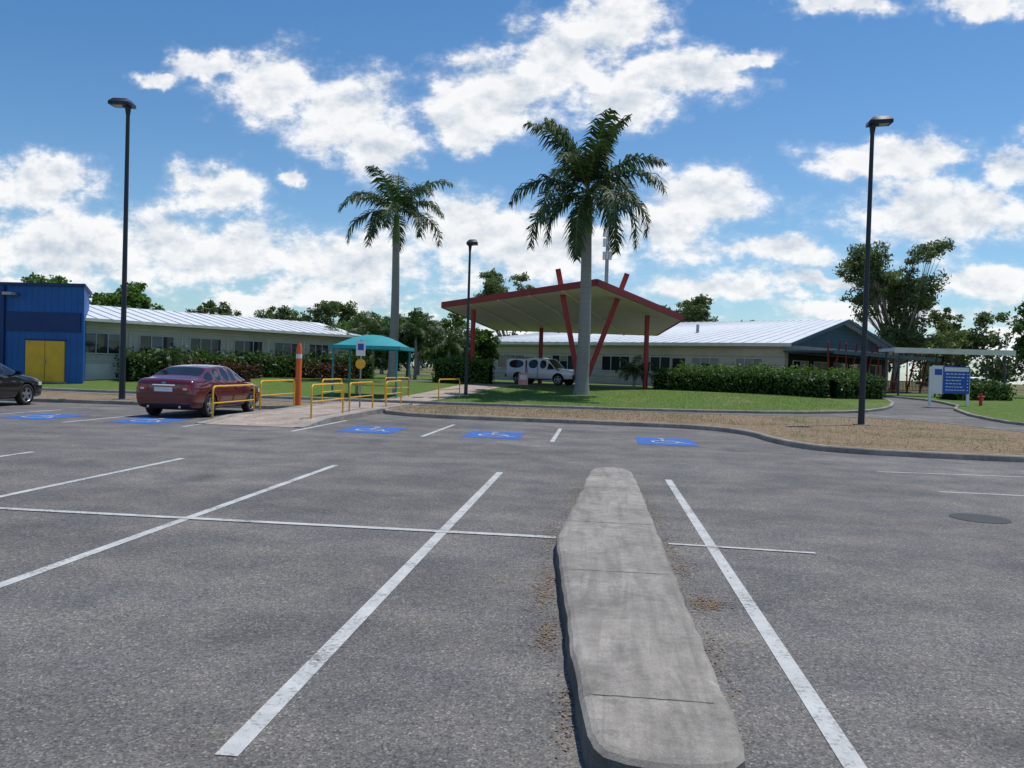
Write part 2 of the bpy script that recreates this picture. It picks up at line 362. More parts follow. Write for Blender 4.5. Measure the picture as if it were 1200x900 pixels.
tp=[(x,random.uniform(34.5+max(0,x)*.2,46),0) for x in rng.uniform(-6,12,9000)]; tp=[(x,y,T(y)+.10) for x,y,_ in tp if not(x>10 and y<38.5)]
M['blade']=mat_leaf('grass_blades',(.07,.12,.025),(.15,.22,.06),.3); tufts('grass_blades',tp,.08,'blade')

# ------------------------------------------------------------------ lamps
def lamp(x,y,h,z0=0.0,head=.75,r=.085,dirx=1):
    e=empty('street_lamp',(x,y,z0)); p=P()
    p.tube([(x,y,z0),(x,y,z0+.3),(x,y,z0+h*.35),(x,y,z0+h-.05)],[r*1.3,r*1.25,r,r*.75],'pole',12)
    p.box((x,y,z0+.02),(r*5,r*5,.04),'grey'); p.obj('pole',e)
    p=P(); zt=z0+h
    def B(x0,x1,w,z0_,z1_,sl=0): return [(x+dirx*a,y+b,zt+c+sl*a) for a,b,c in((x0,-w,z0_),(x1,-w*.85,z0_),(x1,w*.85,z0_),(x0,w,z0_))]
    b0=B(-.14,head,.26,-.04,0,.06); b1=B(-.14,head,.26,.07,0,.06); b2=B(-.02,head*.8,.16,.20,0,.06)
    f4=[(0,1,5,4),(1,2,6,5),(2,3,7,6),(3,0,4,7)]
    if dirx<0: f4=[f[::-1] for f in f4]
    p.add(b0+b1,f4,'pole',True); p.add(b1+b2,f4+[(4,5,6,7) if dirx>0 else (7,6,5,4)],'pole',True); p.add(b0,[(3,2,1,0)],'pole')
    l=B(.15,head*.85,.17,-.045,0,.06); p.add(l,[(3,2,1,0)],'lens'); p.tube([(x,y,zt-.35),(x,y,zt-.05),(x+dirx*.1,y,zt+.05)],[r*.8,r*1.3,r*1.8],'pole',10); p.obj('luminaire',e)
lamp(8.7,27.8,9.9,.1,.58); lamp(-16.6,26.9,10.3,.1,.62,.085,-1); lamp(-6.25,38.4,7.25,.25,.35,.07)

# ------------------------------------------------------------------ palms
def frond_quads(base,az,el,L,droop,nl=46,ll=.8,lw=.07):
    pos=V(base); quads=[]; steps=16; e=el
    pts=[pos.copy()]; tang=[]
    for i in range(steps):
        d=V((math.cos(az)*math.cos(e),math.sin(az)*math.cos(e),math.sin(e))); tang.append(d); pos=pos+d*(L/steps); pts.append(pos.copy()); e-=droop/steps*(.35+1.4*i/steps); e=max(e,-1.5)
    for k in range(nl):
        t=.12+.88*k/nl; i=min(steps-1,int(t*steps)); fr=t*steps-i; c=pts[i].lerp(pts[i+1],fr); tg=tang[i]
        s=tg.cross(V((0,0,1)))
        if s.length<.25: s=V((-math.sin(az),math.cos(az),0))
        s.normalize(); up=s.cross(tg)
        l=ll*(math.sin(math.pi*min(1,(t*.82+.14)))**.6)
        for sg in(-1,1):
            if random.random()<.06: continue
            lk=l*random.uniform(.75,1.18)
            d=(s*sg*.75+tg*random.uniform(.35,.7)+up*random.uniform(-.35,.5)+V((0,0,-.2))).normalized()
            d2=(d+V((0,0,-1))*random.uniform(.7,1.4)).normalized(); w=tg*(lw/2)
            m=c+d*lk*.5; en=m+d2*lk*.5
            quads.append([c-w*.7,c+w*.7,m+w,m-w]); quads.append([m-w,m+w,en+w*.15,en-w*.15])
    return quads,pts
def palm(name,x,y,z0,hc,fl,specs,r0,r1,spear=1.4,seed=1,ll=.8,shaft=1.6,nl=62,lw=.085):
    random.seed(seed); e=empty(name,(x,y,z0)); p=P(); n=14; path=[];rad=[]
    for i in range(n):
        t=i/(n-1); path.append((x+.06*math.sin(t*3),y,z0-.1+(hc-shaft-z0+.1)*t)); rad.append(r1+(r0-r1)*(1-t)**1.3+(.12*r0/.36 if t<.02 else 0))
    p.tube(path,rad,'ptrunk',14); p.obj('trunk',e); x+=.06*math.sin(3)
    p=P(); p.tube([(x,y,hc-shaft-.03),(x,y,hc-shaft+.3),(x,y,hc-.4),(x,y,hc+.1)],[r1*1.02,r1*1.12,r1*.75,r1*.4],'shaft',12)
    p.tube([(x,y,hc),(x+.03,y,hc+spear*.5),(x+.06,y,hc+spear)],[.06,.05,.015],'shaft',6); p.obj('crownshaft',e)
    Q=[];R=P()
    for i,(az,el,L,dr) in enumerate(specs):
        q,pt=frond_quads((x,y,hc-.05),az+random.uniform(-.2,.2),el+random.uniform(-.12,.12),fl*L*random.uniform(.88,1.05),dr+random.uniform(-.2,.2),nl=nl,ll=ll,lw=lw); Q+=q
        R.tube(pt,[.05*(1-.85*j/(len(pt)-1)) for j in range(len(pt))],'shaft',5)
    R.obj('frond_stems',e)
    quads_obj('fronds',np.array([[tuple(v) for v in q] for q in Q]),['frond'],None,e)
def specs(n,elmax,elmin,base=0,updroop=.9,lodroop=1.9):
    o=[]
    for i in range(n):
        u=(i+.5)/n; o.append((base+i*2.399,elmax+(elmin-elmax)*u**.9,1-.12*(u>.8),updroop+(lodroop-updroop)*min(1,u*1.6)))
    return o
palm('palm_tree',-.8,42,.4,10.9,5.0,specs(21,1.5,-.45,.4,.9,2.15)+[(.5,1.45,.95,.7),(3.6,1.4,.92,.8)],.36,.26,2.6,3,1.15,2.2,72,.10)
palm('palm_tree',-12.6,49,.6,11.1,4.2,specs(15,1.3,-.2,2.0,1.2,2.1),.32,.22,2.4,8,1.0,2.0,60,.09)

# ------------------------------------------------------------------ trees
def tree(name,x,y,z0,zc,clumps,nleaf,size,leaf,r=.3,asp=.5,flat=0):
    e=empty(name,(x,y,z0)); p=P()
    fork=V((x+random.uniform(-.2,.2),y,z0+(zc-z0)*.35)); p.tube([(x,y,z0-.2),(x,y,z0+.5),fork],[r*1.3,r,r*.8],'bark',9)
    for c,rr in clumps:
        c=V(c); mid=fork.lerp(c,.5)+V((random.uniform(-.4,.4),random.uniform(-.4,.4),.1)); p.tube([fork,mid,c],[r*.45,r*.22,r*.06],'bark',6)
        for _ in range(3): p.tube([mid,c+V([random.uniform(-.7,.7)*q for q in rr])],[r*.12,r*.03],'bark',5)
    p.obj('trunk_and_limbs',e)
    tot=sum(a[0]*a[1]*a[2] for _,a in clumps); pts=[]
    for c,rr in clumps:
        n=int(nleaf*rr[0]*rr[1]*rr[2]/tot)+20
        k=9
        for _ in range(k):
            d=rng.normal(size=3); d/=np.linalg.norm(d); cc=np.array(c)+d*np.array(rr)*rng.uniform(.4,1.1)
            pts.append(clump_pts(cc,np.array(rr)*rng.uniform(.28,.55),n//k))
    quads_obj('foliage',leafquads(np.concatenate(pts),size,asp,flat),[leaf],None,e)
def rclumps(x,y,z,rx,ry,rz,n,s):
    o=[]
    for _ in range(n):
        d=V((random.gauss(0,1),random.gauss(0,1),random.gauss(0,1))).normalized()*random.uniform(.3,.95)
        k=random.uniform(.7,1.3)*s; o.append(((x+d.x*rx,y+d.y*ry,z+d.z*rz),(k,k,k*.75)))
    return o
random.seed(11)
tree('eucalyptus_tree',29.6,85,.5,8,rclumps(29.3,85,10.6,6.6,3.5,5.2,30,1.65)+rclumps(30.5,85,6,6.0,3,1.8,12,1.4),30000,.34,'leafe',.38,.4)
tree('eucalyptus_tree',-9.7,90,.5,8,rclumps(-9.7,90,9.5,4.4,3,3.2,15,1.35),13000,.34,'leafe',.3,.4)
tree('eucalyptus_tree',9.8,92,.5,6,rclumps(9.8,92,8.2,3.6,3,2.5,11,1.25),8000,.34,'leafe',.3,.4)
tree('eucalyptus_tree',16.5,96,.5,6,rclumps(17,96,6.9,2.0,2,1.2,7,1.0),4500,.34,'leafe',.25,.4)
tree('shade_tree',-42.8,70,.5,5,rclumps(-42.8,70,5.7,4.2,3,2.5,15,1.45),14000,.32,'leafl',.3,.6)
tree('shade_tree',-53,72,.5,5,rclumps(-53,72,6.3,3.2,3,2.3,9,1.4),7000,.32,'leafl',.3,.6)
for x,y,z,rx,rz in((-46,92,6.5,4,2.0),(-37.5,94,6.9,4,2.2),(-31.5,95,7.6,4,2.4),(-26,96,6.0,4,1.6),(-50,97,5.5,5,1.5),(-22,98,6.4,4.5,2.2)):
    tree('eucalyptus_tree',x,y,.5,z-1,rclumps(x,y,z-.4,rx,3,rz,13,1.15),8000,.32,'leafe',.22,.45)
for x,y,z,rx,rz,lf in((34,62,4.8,4.5,3.2,'leafg'),(40,68,5.4,5,3.8,'leafg'),(46,75,5.8,5,4,'leafg'),(37,90,6.3,6,3.8,'leafe')):
    tree('shade_tree',x,y,.5,z-1,rclumps(x,y,z-.3,rx,3,rz,16,1.55),13000,.34,lf,.3,.55)
random.seed(5)
for x,y,z,rx,rz,lf in((-17.3,59,3.6,2.2,2.1,'leafl'),(-14.2,60,3.7,2.2,2.2,'leafg'),(-11.4,61,3.6,2.2,2.2,'leafl'),(-19.5,63,3.4,2.5,2.0,'leafl'),(-9.0,63,3.2,1.8,1.8,'leafg')):
    tree('garden_tree',x,y,.6,z-1,rclumps(x,y,z-.5,rx,1.6,rz,12,.9),9500,.23,lf,.18,.55)
for x,y,h,s in((-15.9,56,3.6,2),(-12.9,56.5,3.9,5),(-10.6,57,3.2,9),(-18.0,57,3.0,12)):
    palm('garden_palm',x,y,.6,h,2.6,specs(13,1.35,.1,s,1.2,2.0),.13,.1,1.0,s,.55,.5,40,.06)
palm('garden_palm',-22.6,40.9,.3,1.6,1.3,specs(12,1.3,.1,1,1.2,2.0),.1,.08,.5,4,.4,.3,30,.05)
palm('garden_palm',2.2,50.6,.6,1.7,1.5,specs(14,1.3,.0,1,1.2,2.0),.1,.08,.5,6,.45,.3,30,.05)
L=[]
random.seed(21)
for i in range(120):
    x=-230+i*4.2+random.uniform(-2,2); y=170+random.uniform(-25,30); h=random.uniform(5,9.5)
    for _ in range(3): L.append(clump_pts((x+random.uniform(-2,2),y,h*random.uniform(.35,.8)),(3.4,3,h*.36),190))
quads_obj('distant_tree_line',leafquads(np.concatenate(L),.9,.6),['leafd'])
# ------------------------------------------------------------------ hedges
def hedge(path,w,h,leaf,dens=260,size=.16,rough=.12):
    e=empty('hedge',(path[0][0],path[0][1],T(path[0][1])+.1)); p=P(); pts=[]
    for a,b in zip(path,path[1:]):
        a=V(a);b=V(b);t=(b-a);Ls=t.length;t.normalize();n=V((-t.y,t.x)); c=(a+b)/2; z0=T(c.y)+.1
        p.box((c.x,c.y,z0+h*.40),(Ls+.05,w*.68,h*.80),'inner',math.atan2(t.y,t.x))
        k=int(dens*Ls*(w+2*h)); s=rng.uniform(-.1,Ls+.1,k); q=rng.uniform(0,2*h+w,k)
        wob=.5+.5*np.sin(s*1.9+a.x)*np.sin(s*.73+1)
        off=np.where(q<h,-w/2,np.where(q>h+w,w/2,q-h-w/2)); zz=np.where(q<h,q,np.where(q>h+w,2*h+w-q,h)); zz=zz*(1-.18*wob)
        off=off+rng.normal(0,rough,k); zz=np.maximum(zz+rng.normal(0,rough*.9,k),.02)
        pts.append(np.stack([a.x+t.x*s+n.x*off,a.y+t.y*s+n.y*off,z0+zz],1))
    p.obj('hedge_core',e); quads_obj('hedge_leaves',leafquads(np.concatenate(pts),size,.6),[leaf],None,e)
hedge([(-24.9,40.6),(-21.3,46.2)],1.3,1.35,'leafg',220,.17,.22); hedge([(-20.9,46.9),(-18.3,51)],1.2,1.25,'leafg',220,.17,.22); hedge([(-17.8,51.6),(-15.6,54)],1.2,1.5,'leafg',190,.17,.22)
hedge([(-22.9,41.6),(-20.0,46.0)],.7,.8,'leafr',220,.15,.18); hedge([(-18.6,49),(-16.3,52.2)],.7,.8,'leafr',220,.15,.18)
hedge([(-10.0,50.2),(-6.6,49.8)],1.4,1.5,'leafl',200,.16,.12)
hedge([(3.6,50.2),(9.8,47.4),(12.6,45.4),(15.2,46.2)],1.3,1.15,'leafg',240,.15,.11); hedge([(5,50.9),(12,48.5),(15,49.5)],1.2,1.5,'leafl',200,.15,.16)
hedge([(19.5,47.5),(24,51)],1.0,1.0,'leafg',200,.16,.14)

# ------------------------------------------------------------------ buildings
def frame(A,B):
    A=V(A);B=V(B);t=(B-A);L=t.length;t.normalize()
    return Matrix(((t.x,t.y,0,A.x),(t.y,-t.x,0,A.y),(0,0,1,0),(0,0,0,1))),L
def window(p,F,x0,x1,z0,z1,nm,y=.0):
    w=x1-x0
    p.box(((x0+x1)/2,y+.01,(z0+z1)/2),(w,.06,z1-z0),'glass',0,F)
    fr=.06
    for i in range(nm):
        if random.random()<.45:
            hb=(z1-z0)*random.uniform(.25,.7); p.box((x0+w*(i+.5)/nm,y+.044,z1-hb/2),(w/nm-.06,.008,hb),'blind',0,F)
    for zz in(z0,z1): p.box(((x0+x1)/2,y+.04,zz),(w+fr,.1,fr),'alu',0,F)
    for i in range(nm+1):
        xx=x0+w*i/nm; p.box((xx,y+.037,(z0+z1)/2),(fr*.8,.09,z1-z0-fr),'alu',0,F)
F,L=frame((-27.3,39.6),(-17.2,55.5)); e=empty('weatherboard_building',(-22,47,.6)); D=9.5;ez=3.55;rz=4.5;z0=.2
p=P(); p.box((L/2,-D/2,(z0+ez)/2),(L,D,ez-z0),'cream',0,F)
for s in(0,L): p.add([F@V((s,-.0,ez)),F@V((s,-D,ez)),F@V((s,-D/2,rz-.05))],[(0,1,2)],'cream')
p.obj('walls',e)
p=P(); ov=.75
a=[V((-.6,ov,ez-.12)),V((L+.8,ov,ez-.12)),V((L+.8,-D/2,rz)),V((-.6,-D/2,rz)),V((-.6,-D-ov,ez-.12)),V((L+.8,-D-ov,ez-.12))]
up=V((0,0,.1)); vv=[F@q for q in a]+[F@(q+up) for q in a]
p.add(vv,[(6,7,8,9),(9,8,11,10),(3,2,1,0),(4,5,2,3),(0,1,7,6),(5,4,10,11),(1,2,8,7),(2,5,11,8),(3,0,6,9),(4,3,9,10)],'roofm')
p.box((L/2,ov+.06,ez-.05),(L+1.4,.12,.16),'creamt',0,F)
for i in range(24): x=i*L/24+.3; p.beam(F@V((x,ov,ez)),F@V((x,-D/2,rz+.12)),.03,.05,'rib')
p.obj('roof',e)
p=P()
x=.6
for wd,gap in((1.9,1.1),(2.0,1.0),(2.0,.9),(2.0,.9),(1.9,.8),(1.6,.6)):
    window(p,F,x,x+wd,1.75,2.85,3); x+=wd+gap
    p.box((x-gap/2,.05,1.6),(.07,.07,2.9),'creamt',0,F)
p.box((L/2,.03,.75),(L-.02,.05,.9),'creamt',0,F); p.obj('windows',e)
# blue block
e=empty('blue_building',(-30,40,.3)); x0,x1,y0,y1,zt=-40,-25.55,38,43.0,5.05; xb=-28.6
def prism(p,q,za,zb,mat):
    n=len(q); p.add([(a,b,za) for a,b in q]+[(a,b,zb) for a,b in q],[tuple(range(n))[::-1],tuple(range(n,2*n))]+[(i,(i+1)%n,(i+1)%n+n,i+n) for i in range(n)],mat)
p=P(); prism(p,[(x0,y0),(x1,y0),(xb,y1),(x0,y1)],.2,zt,'blue'); p.obj('walls',e)
p=P(); prism(p,[(x0-.1,y0-.12),(x1+.12,y0-.12),(xb+.1,y1+.1),(x0-.1,y1+.1)],zt-.005,zt+.14,'blued'); p.obj('roof_cap',e)
p=P(); p.box((-27.7,y0-.03,3.25),(4.0,.08,.95),'blued'); p.box((-31.9,y0-.03,3.25),(3.6,.08,.95),'blued')
p.box((-29.85,y0-.06,2.65),(.2,.14,4.7),'blued'); p.obj('louvres',e)
p=P()
for k in(-1,1): p.box((-27.55+k*.53,y0-.035,1.27),(1.02,.07,2.05),'yellow')
p.box((-27.55,y0-.02,2.34),(2.2,.1,.08),'blued'); p.box((-27.55,y0-.02,.22),(2.4,.3,.12),'kerbc'); p.box((-27.5,y0-.09,1.25),(.05,.05,.2),'grey'); p.obj('double_door',e)
p=P(); p.box((-29.3,y0-.3,4.6),(.5,.5,.14),'grey'); p.obj('wall_light',e)
# main building
A=V((-11.5,74.5));B=V((13.1,59));C=V((24.6,72)); ez=3.95; e=empty('main_building',(8,68,.6))
Dd=A+(C-B); apex=(B+C)/2; rl=apex+(A-B)*.68
p=P()
q=[A,B,C,Dd]; vs=[(c.x,c.y,.4) for c in q]+[(c.x,c.y,ez-.05) for c in q]
p.add(vs,[(0,1,5,4),(1,2,6,5),(2,3,7,6),(3,0,4,7)],'beige'); p.obj('walls',e)
p=P(); o2=[A+(A-C)*.03+V((-.5,-.3)),B+V((.2,-1.0)),C+V((1.2,0)),Dd+V((-.5,.8))]
z6=6.15; pts=[(c.x,c.y,ez) for c in o2]+[(apex.x+.2,apex.y-.9,z6),(rl.x,rl.y,z6)]
p.add(pts,[(0,1,4,5),(2,3,5,4),(3,0,5)],'roofm'); p.add([(a,b,c-.12) for a,b,c in pts],[(5,4,1,0),(4,5,3,2),(5,0,3)],'soffit')
for i,j in((0,1),(1,4),(4,2)): p.beam(V(pts[i])-V((0,0,.08)),V(pts[j])-V((0,0,.08)),.1,.24,'creamt' if i==0 else 'slate')
for i in range(1,34):
    t=i/34; a_=V(pts[0]).lerp(V(pts[1]),t); b_=V(pts[5]).lerp(V(pts[4]),t); p.beam(a_+V((0,0,.02)),b_+V((0,0,.02)),.03,.05,'rib')
p.obj('roof',e)
p=P(); p.add([(B.x,B.y,ez-.05),(C.x,C.y,ez-.05),(apex.x,apex.y,z6-.15)],[(0,1,2)],'teal'); p.obj('gable',e)
F,L=frame(A,B); p=P()
for x,w in((3,3),(9,2.4),(14,2.6),(17.6,2.6),(22.0,2.2),(25.5,2)): window(p,F,x,x+w,1.7,2.9,3)
p.box((20.9,.04,1.7),(1.0,.08,2.2),'dark',0,F)
p.obj('windows',e)
p=P()
for t in(.3,.55): c=B.lerp(A,t); n=V((apex.x-B.x,apex.y-B.y)).normalized()*3.2; p.tube([(c.x+n.x,c.y+n.y,4.8),(c.x+n.x,c.y+n.y,5.6)],.12,'grey',8)
p.obj('roof_vents',e)
F,L=frame(B,C); e2=empty('verandah',(20,64,.6)); p=P()
p.box((L/2+.4,1.9,3.42),(L+1.6,3.6,.14),'slate',0,F); p.box((L/2+.4,3.75,3.4),(L+1.6,.08,.26),'teal',0,F); p.obj('verandah_roof',e2)
p=P(); x=.2
while x<L+.8:
    a=F@V((x,3.2,.6)); 
    for dx in(-.9,.9): p.beam(a,F@V((x+dx,3.5,4.1)),.1,.1,'dred')
    x+=2.6
p.obj('raking_posts',e2); p=P()
p.box((L/2,3.55,1.55),(L,.06,.07),'dred',0,F); p.box((L/2,3.55,.85),(L,.05,.06),'dred',0,F)
x=0
while x<L: p.box((x,3.55,1.2),(.04,.04,.7),'dred',0,F); x+=.28
p.obj('balustrade',e2)
p=P(); p.box((L/2,.05,2.0),(L-1,.06,2.6),'dark',0,F)
for i in range(5): window(p,F,1+i*3.1,3.2+i*3.1,1.0,2.8,2,.06)
p.obj('verandah_glazing',e2)
e=empty('covered_walkway',(22,55,.6)); p=P(); p.box((22.4,55.5,3.6),(7.2,3,.2),'roofm'); p.box((22.4,53.95,3.55),(7.3,.08,.34),'creamt'); p.obj('roof',e)
p=P()
for x in(19.2,22.4,25.6):
    for y in(54.3,56.7): p.tube([(x,y,.5),(x,y,3.5)],.06,'slate',8)
p.obj('posts',e)
# entrance canopy
e=empty('entrance_canopy',(-2,51,.6)); p=P()
Lp=V((-9.8,50,5.3));Pk=V((-.2,44,6.25));Rp=V((5.0,50,4.85));BR=V((4.2,60,4.35));BL=V((-7.7,60,4.45))
top=[Lp,Pk,Rp,BR,BL]; up=V((0,0,.3))
p.add([v+up for v in top],[(0,1,4),(1,3,4),(1,2,3)],'roofm'); p.add([v for v in top],[(4,1,0),(4,3,1),(3,2,1)],'soffit')
p.obj('canopy_roof',e); p=P()
for i in range(5): 
    a,b=top[i],top[(i+1)%5]; p.beam(a+V((0,0,.16)),b+V((0,0,.16)),.12,.36,'red')
p.obj('red_fascia',e); p=P()
for x,y,z in((-7.8,50,5.2),(2.9,50,5.1),(-4.1,58,4.6)): p.tube([(x,y,.6),(x,y,z)],.15,'red',10)
p.obj('columns',e); p=P()
p.beam((-.95,46.6,.5),(-2.45,46.6,7.4),.34,.3,'red'); p.beam((-.85,47.0,.5),(1.5,47.0,7.25),.34,.3,'red'); p.obj('v_struts',e)
p=P()
for t in(.2,.4,.6,.8):
    a=Lp.lerp(Pk,t); b=BL.lerp(BR,t); p.beam(a-V((0,0,.04)),b-V((0,0,.04)),.1,.06,'soffit')
p.obj('soffit_battens',e)
e=empty('communications_tower',(.7,100,.5)); p=P(); p.tube([(.7,100,0),(.7,100,19.6)],[.35,.18],'grey',8)
for z in(15.8,17.4,18.6):
    for k in range(3): a=k*2.1+.5; p.box((.7+.45*math.cos(a),100+.45*math.sin(a),z),(.28,.2,1.0),'white',a)
p.obj('mast',e)

# ------------------------------------------------------------------ shelter
e=empty('shade_shelter',(-10.3,37,.2)); p=P(); cx,cy=-10.45,36.9; HX,HY=1.62,1.4
vs=[];fs=[];m=9
for i in range(m):
    for j in range(m):
        u=-1+2*i/(m-1);v=-1+2*j/(m-1); x=cx+u*HX;y=cy+v*HY
        vs.append((x,y,2.42+.58*max(0,(1-abs(u)**2.0))**.9*max(0,(1-abs(v)**2.0))**.8))
for i in range(m-1):
    for j in range(m-1): fs.append((i*m+j,(i+1)*m+j,(i+1)*m+j+1,i*m+j+1))
p.add(vs,fs,'tealc',True); p.obj('canopy_top',e); p=P()
for a,b in(((-1,-1),(1,-1)),((1,-1),(1,1)),((1,1),(-1,1)),((-1,1),(-1,-1))): p.beam((cx+a[0]*HX,cy+a[1]*HY,2.38),(cx+b[0]*HX,cy+b[1]*HY,2.38),.07,.16,'tealc')
for a in(-1,1):
    for b in(-1,1): p.tube([(cx+a*(HX-.15),cy+b*(HY-.15),T(cy)+.1),(cx+a*(HX-.15),cy+b*(HY-.15),2.4)],.05,'tealp',8)
p.obj('frame',e); p=P(); p.box((cx,cy+.6,.62),(2.2,.4,.06),'yrail'); 
for a in(-.9,.9): p.box((cx+a,cy+.6,.4),(.06,.36,.42),'grey')
p.obj('bench',e)
def rail(x0,y0,x1,y1,z,h=.9):
    e=empty('handrail',(x0,y0,z)); p=P(); r=.12; a=V((x0,y0,z));b=V((x1,y1,z)); t=(b-a).normalized(); H=V((0,0,h)); K=V((0,0,r))
    p.tube([a,a+H-K,a+H-K*.3+t*r*.3,a+H+t*r,b+H-t*r,b+H-K*.3-t*r*.3,b+H-K,b],.027,'yrail',8)
    p.tube([a+H*.5,b+H*.5],.02,'yrail',8); p.obj('rail',e)
rail(-10.2,20.7,-10.2,23.3,.0); rail(-10.3,24.0,-10.3,26.8,.1); rail(-7.55,20.9,-7.55,23.6,.12); rail(-7.6,24.4,-7.6,27,.12)
rail(-9.8,28.2,-9.8,30.4,.12); rail(-7.45,28.2,-7.45,30.4,.12); rail(-9.2,34.6,-8.7,37,.15); rail(-6.9,35,-6.4,37.5,.15)
e=empty('orange_bollard',(-10.35,27.3,.1)); p=P(); p.tube([(-10.35,27.3,.1),(-10.35,27.3,2.1),(-10.35,27.3,2.28)],[.1,.1,.06],'orange',12); p.tube([(-10.35,27.3,1.75),(-10.35,27.3,1.9)],.105,'white',12); p.obj('post',e)
e=empty('traffic_sign',(-8.05,27,.1)); p=P(); p.tube([(-8.05,27,.1),(-8.05,27,2.45)],.03,'grey',8); p.obj('post',e); p=P(); p.box((-8.05,26.96,2.15),(.32,.02,.5),'white'); p.box((-8.05,26.945,2.2),(.2,.01,.22),'sblue')
p.tube([(-8.05,26.97,1.62),(-8.05,26.94,1.62)],.17,'yrail',16); p.obj('sign_plates',e)
e=empty('hospital_sign',(17.5,42.5,.4)); y=42.5; z0=T(y)+.1; p=P()
for x in(16.55,18.35): p.box((x,y,z0+.95),(.12,.1,1.95),'white')
p.box((16.9,y-.01,1.72),(.55,.06,1.4),'white'); p.obj('posts',e); p=P(); p.box((17.75,y-.04,1.72),(1.25,.08,1.35),'sblue'); p.box((17.75,y-.085,2.25),(1.15,.01,.2),'white')
for i in range(6):
    x=17.25
    while x<18.15-.25*random.random():
        w=random.uniform(.06,.17); p.box((x+w/2,y-.083,2.02-.16*i),(w,.008,.04),'white'); x+=w+.04
    p.box((18.28,y-.083,2.02-.16*i),(.05,.008,.05),'white')
p.box((16.9,y-.045,2.1),(.35,.01,.3),'sblue'); p.obj('sign_panel',e)
e=empty('fire_hydrant',(19.2,43,.4)); p=P(); p.tube([(19.2,43,.35),(19.2,43,1.0),(19.2,43,1.1)],[.08,.08,.04],'redp',10); p.tube([(19.05,43,.9),(19.35,43,.9)],.06,'redp',8); p.tube([(19.2,43,.35),(19.2,43,.45)],.15,'redp',10); p.obj('body',e)
e=empty('a_frame_sign',(-4.6,50.4,.6)); p=P(); p.box((-4.6,50.4,1.0),(.6,.04,.75),'pink'); p.box((-4.6,50.37,1.1),(.45,.02,.3),'white'); p.beam((-4.85,50.4,.63),(-4.85,50.75,1.3),.04,.04,'grey'); p.beam((-4.35,50.4,.63),(-4.35,50.75,1.3),.04,.04,'grey'); p.obj('board',e)

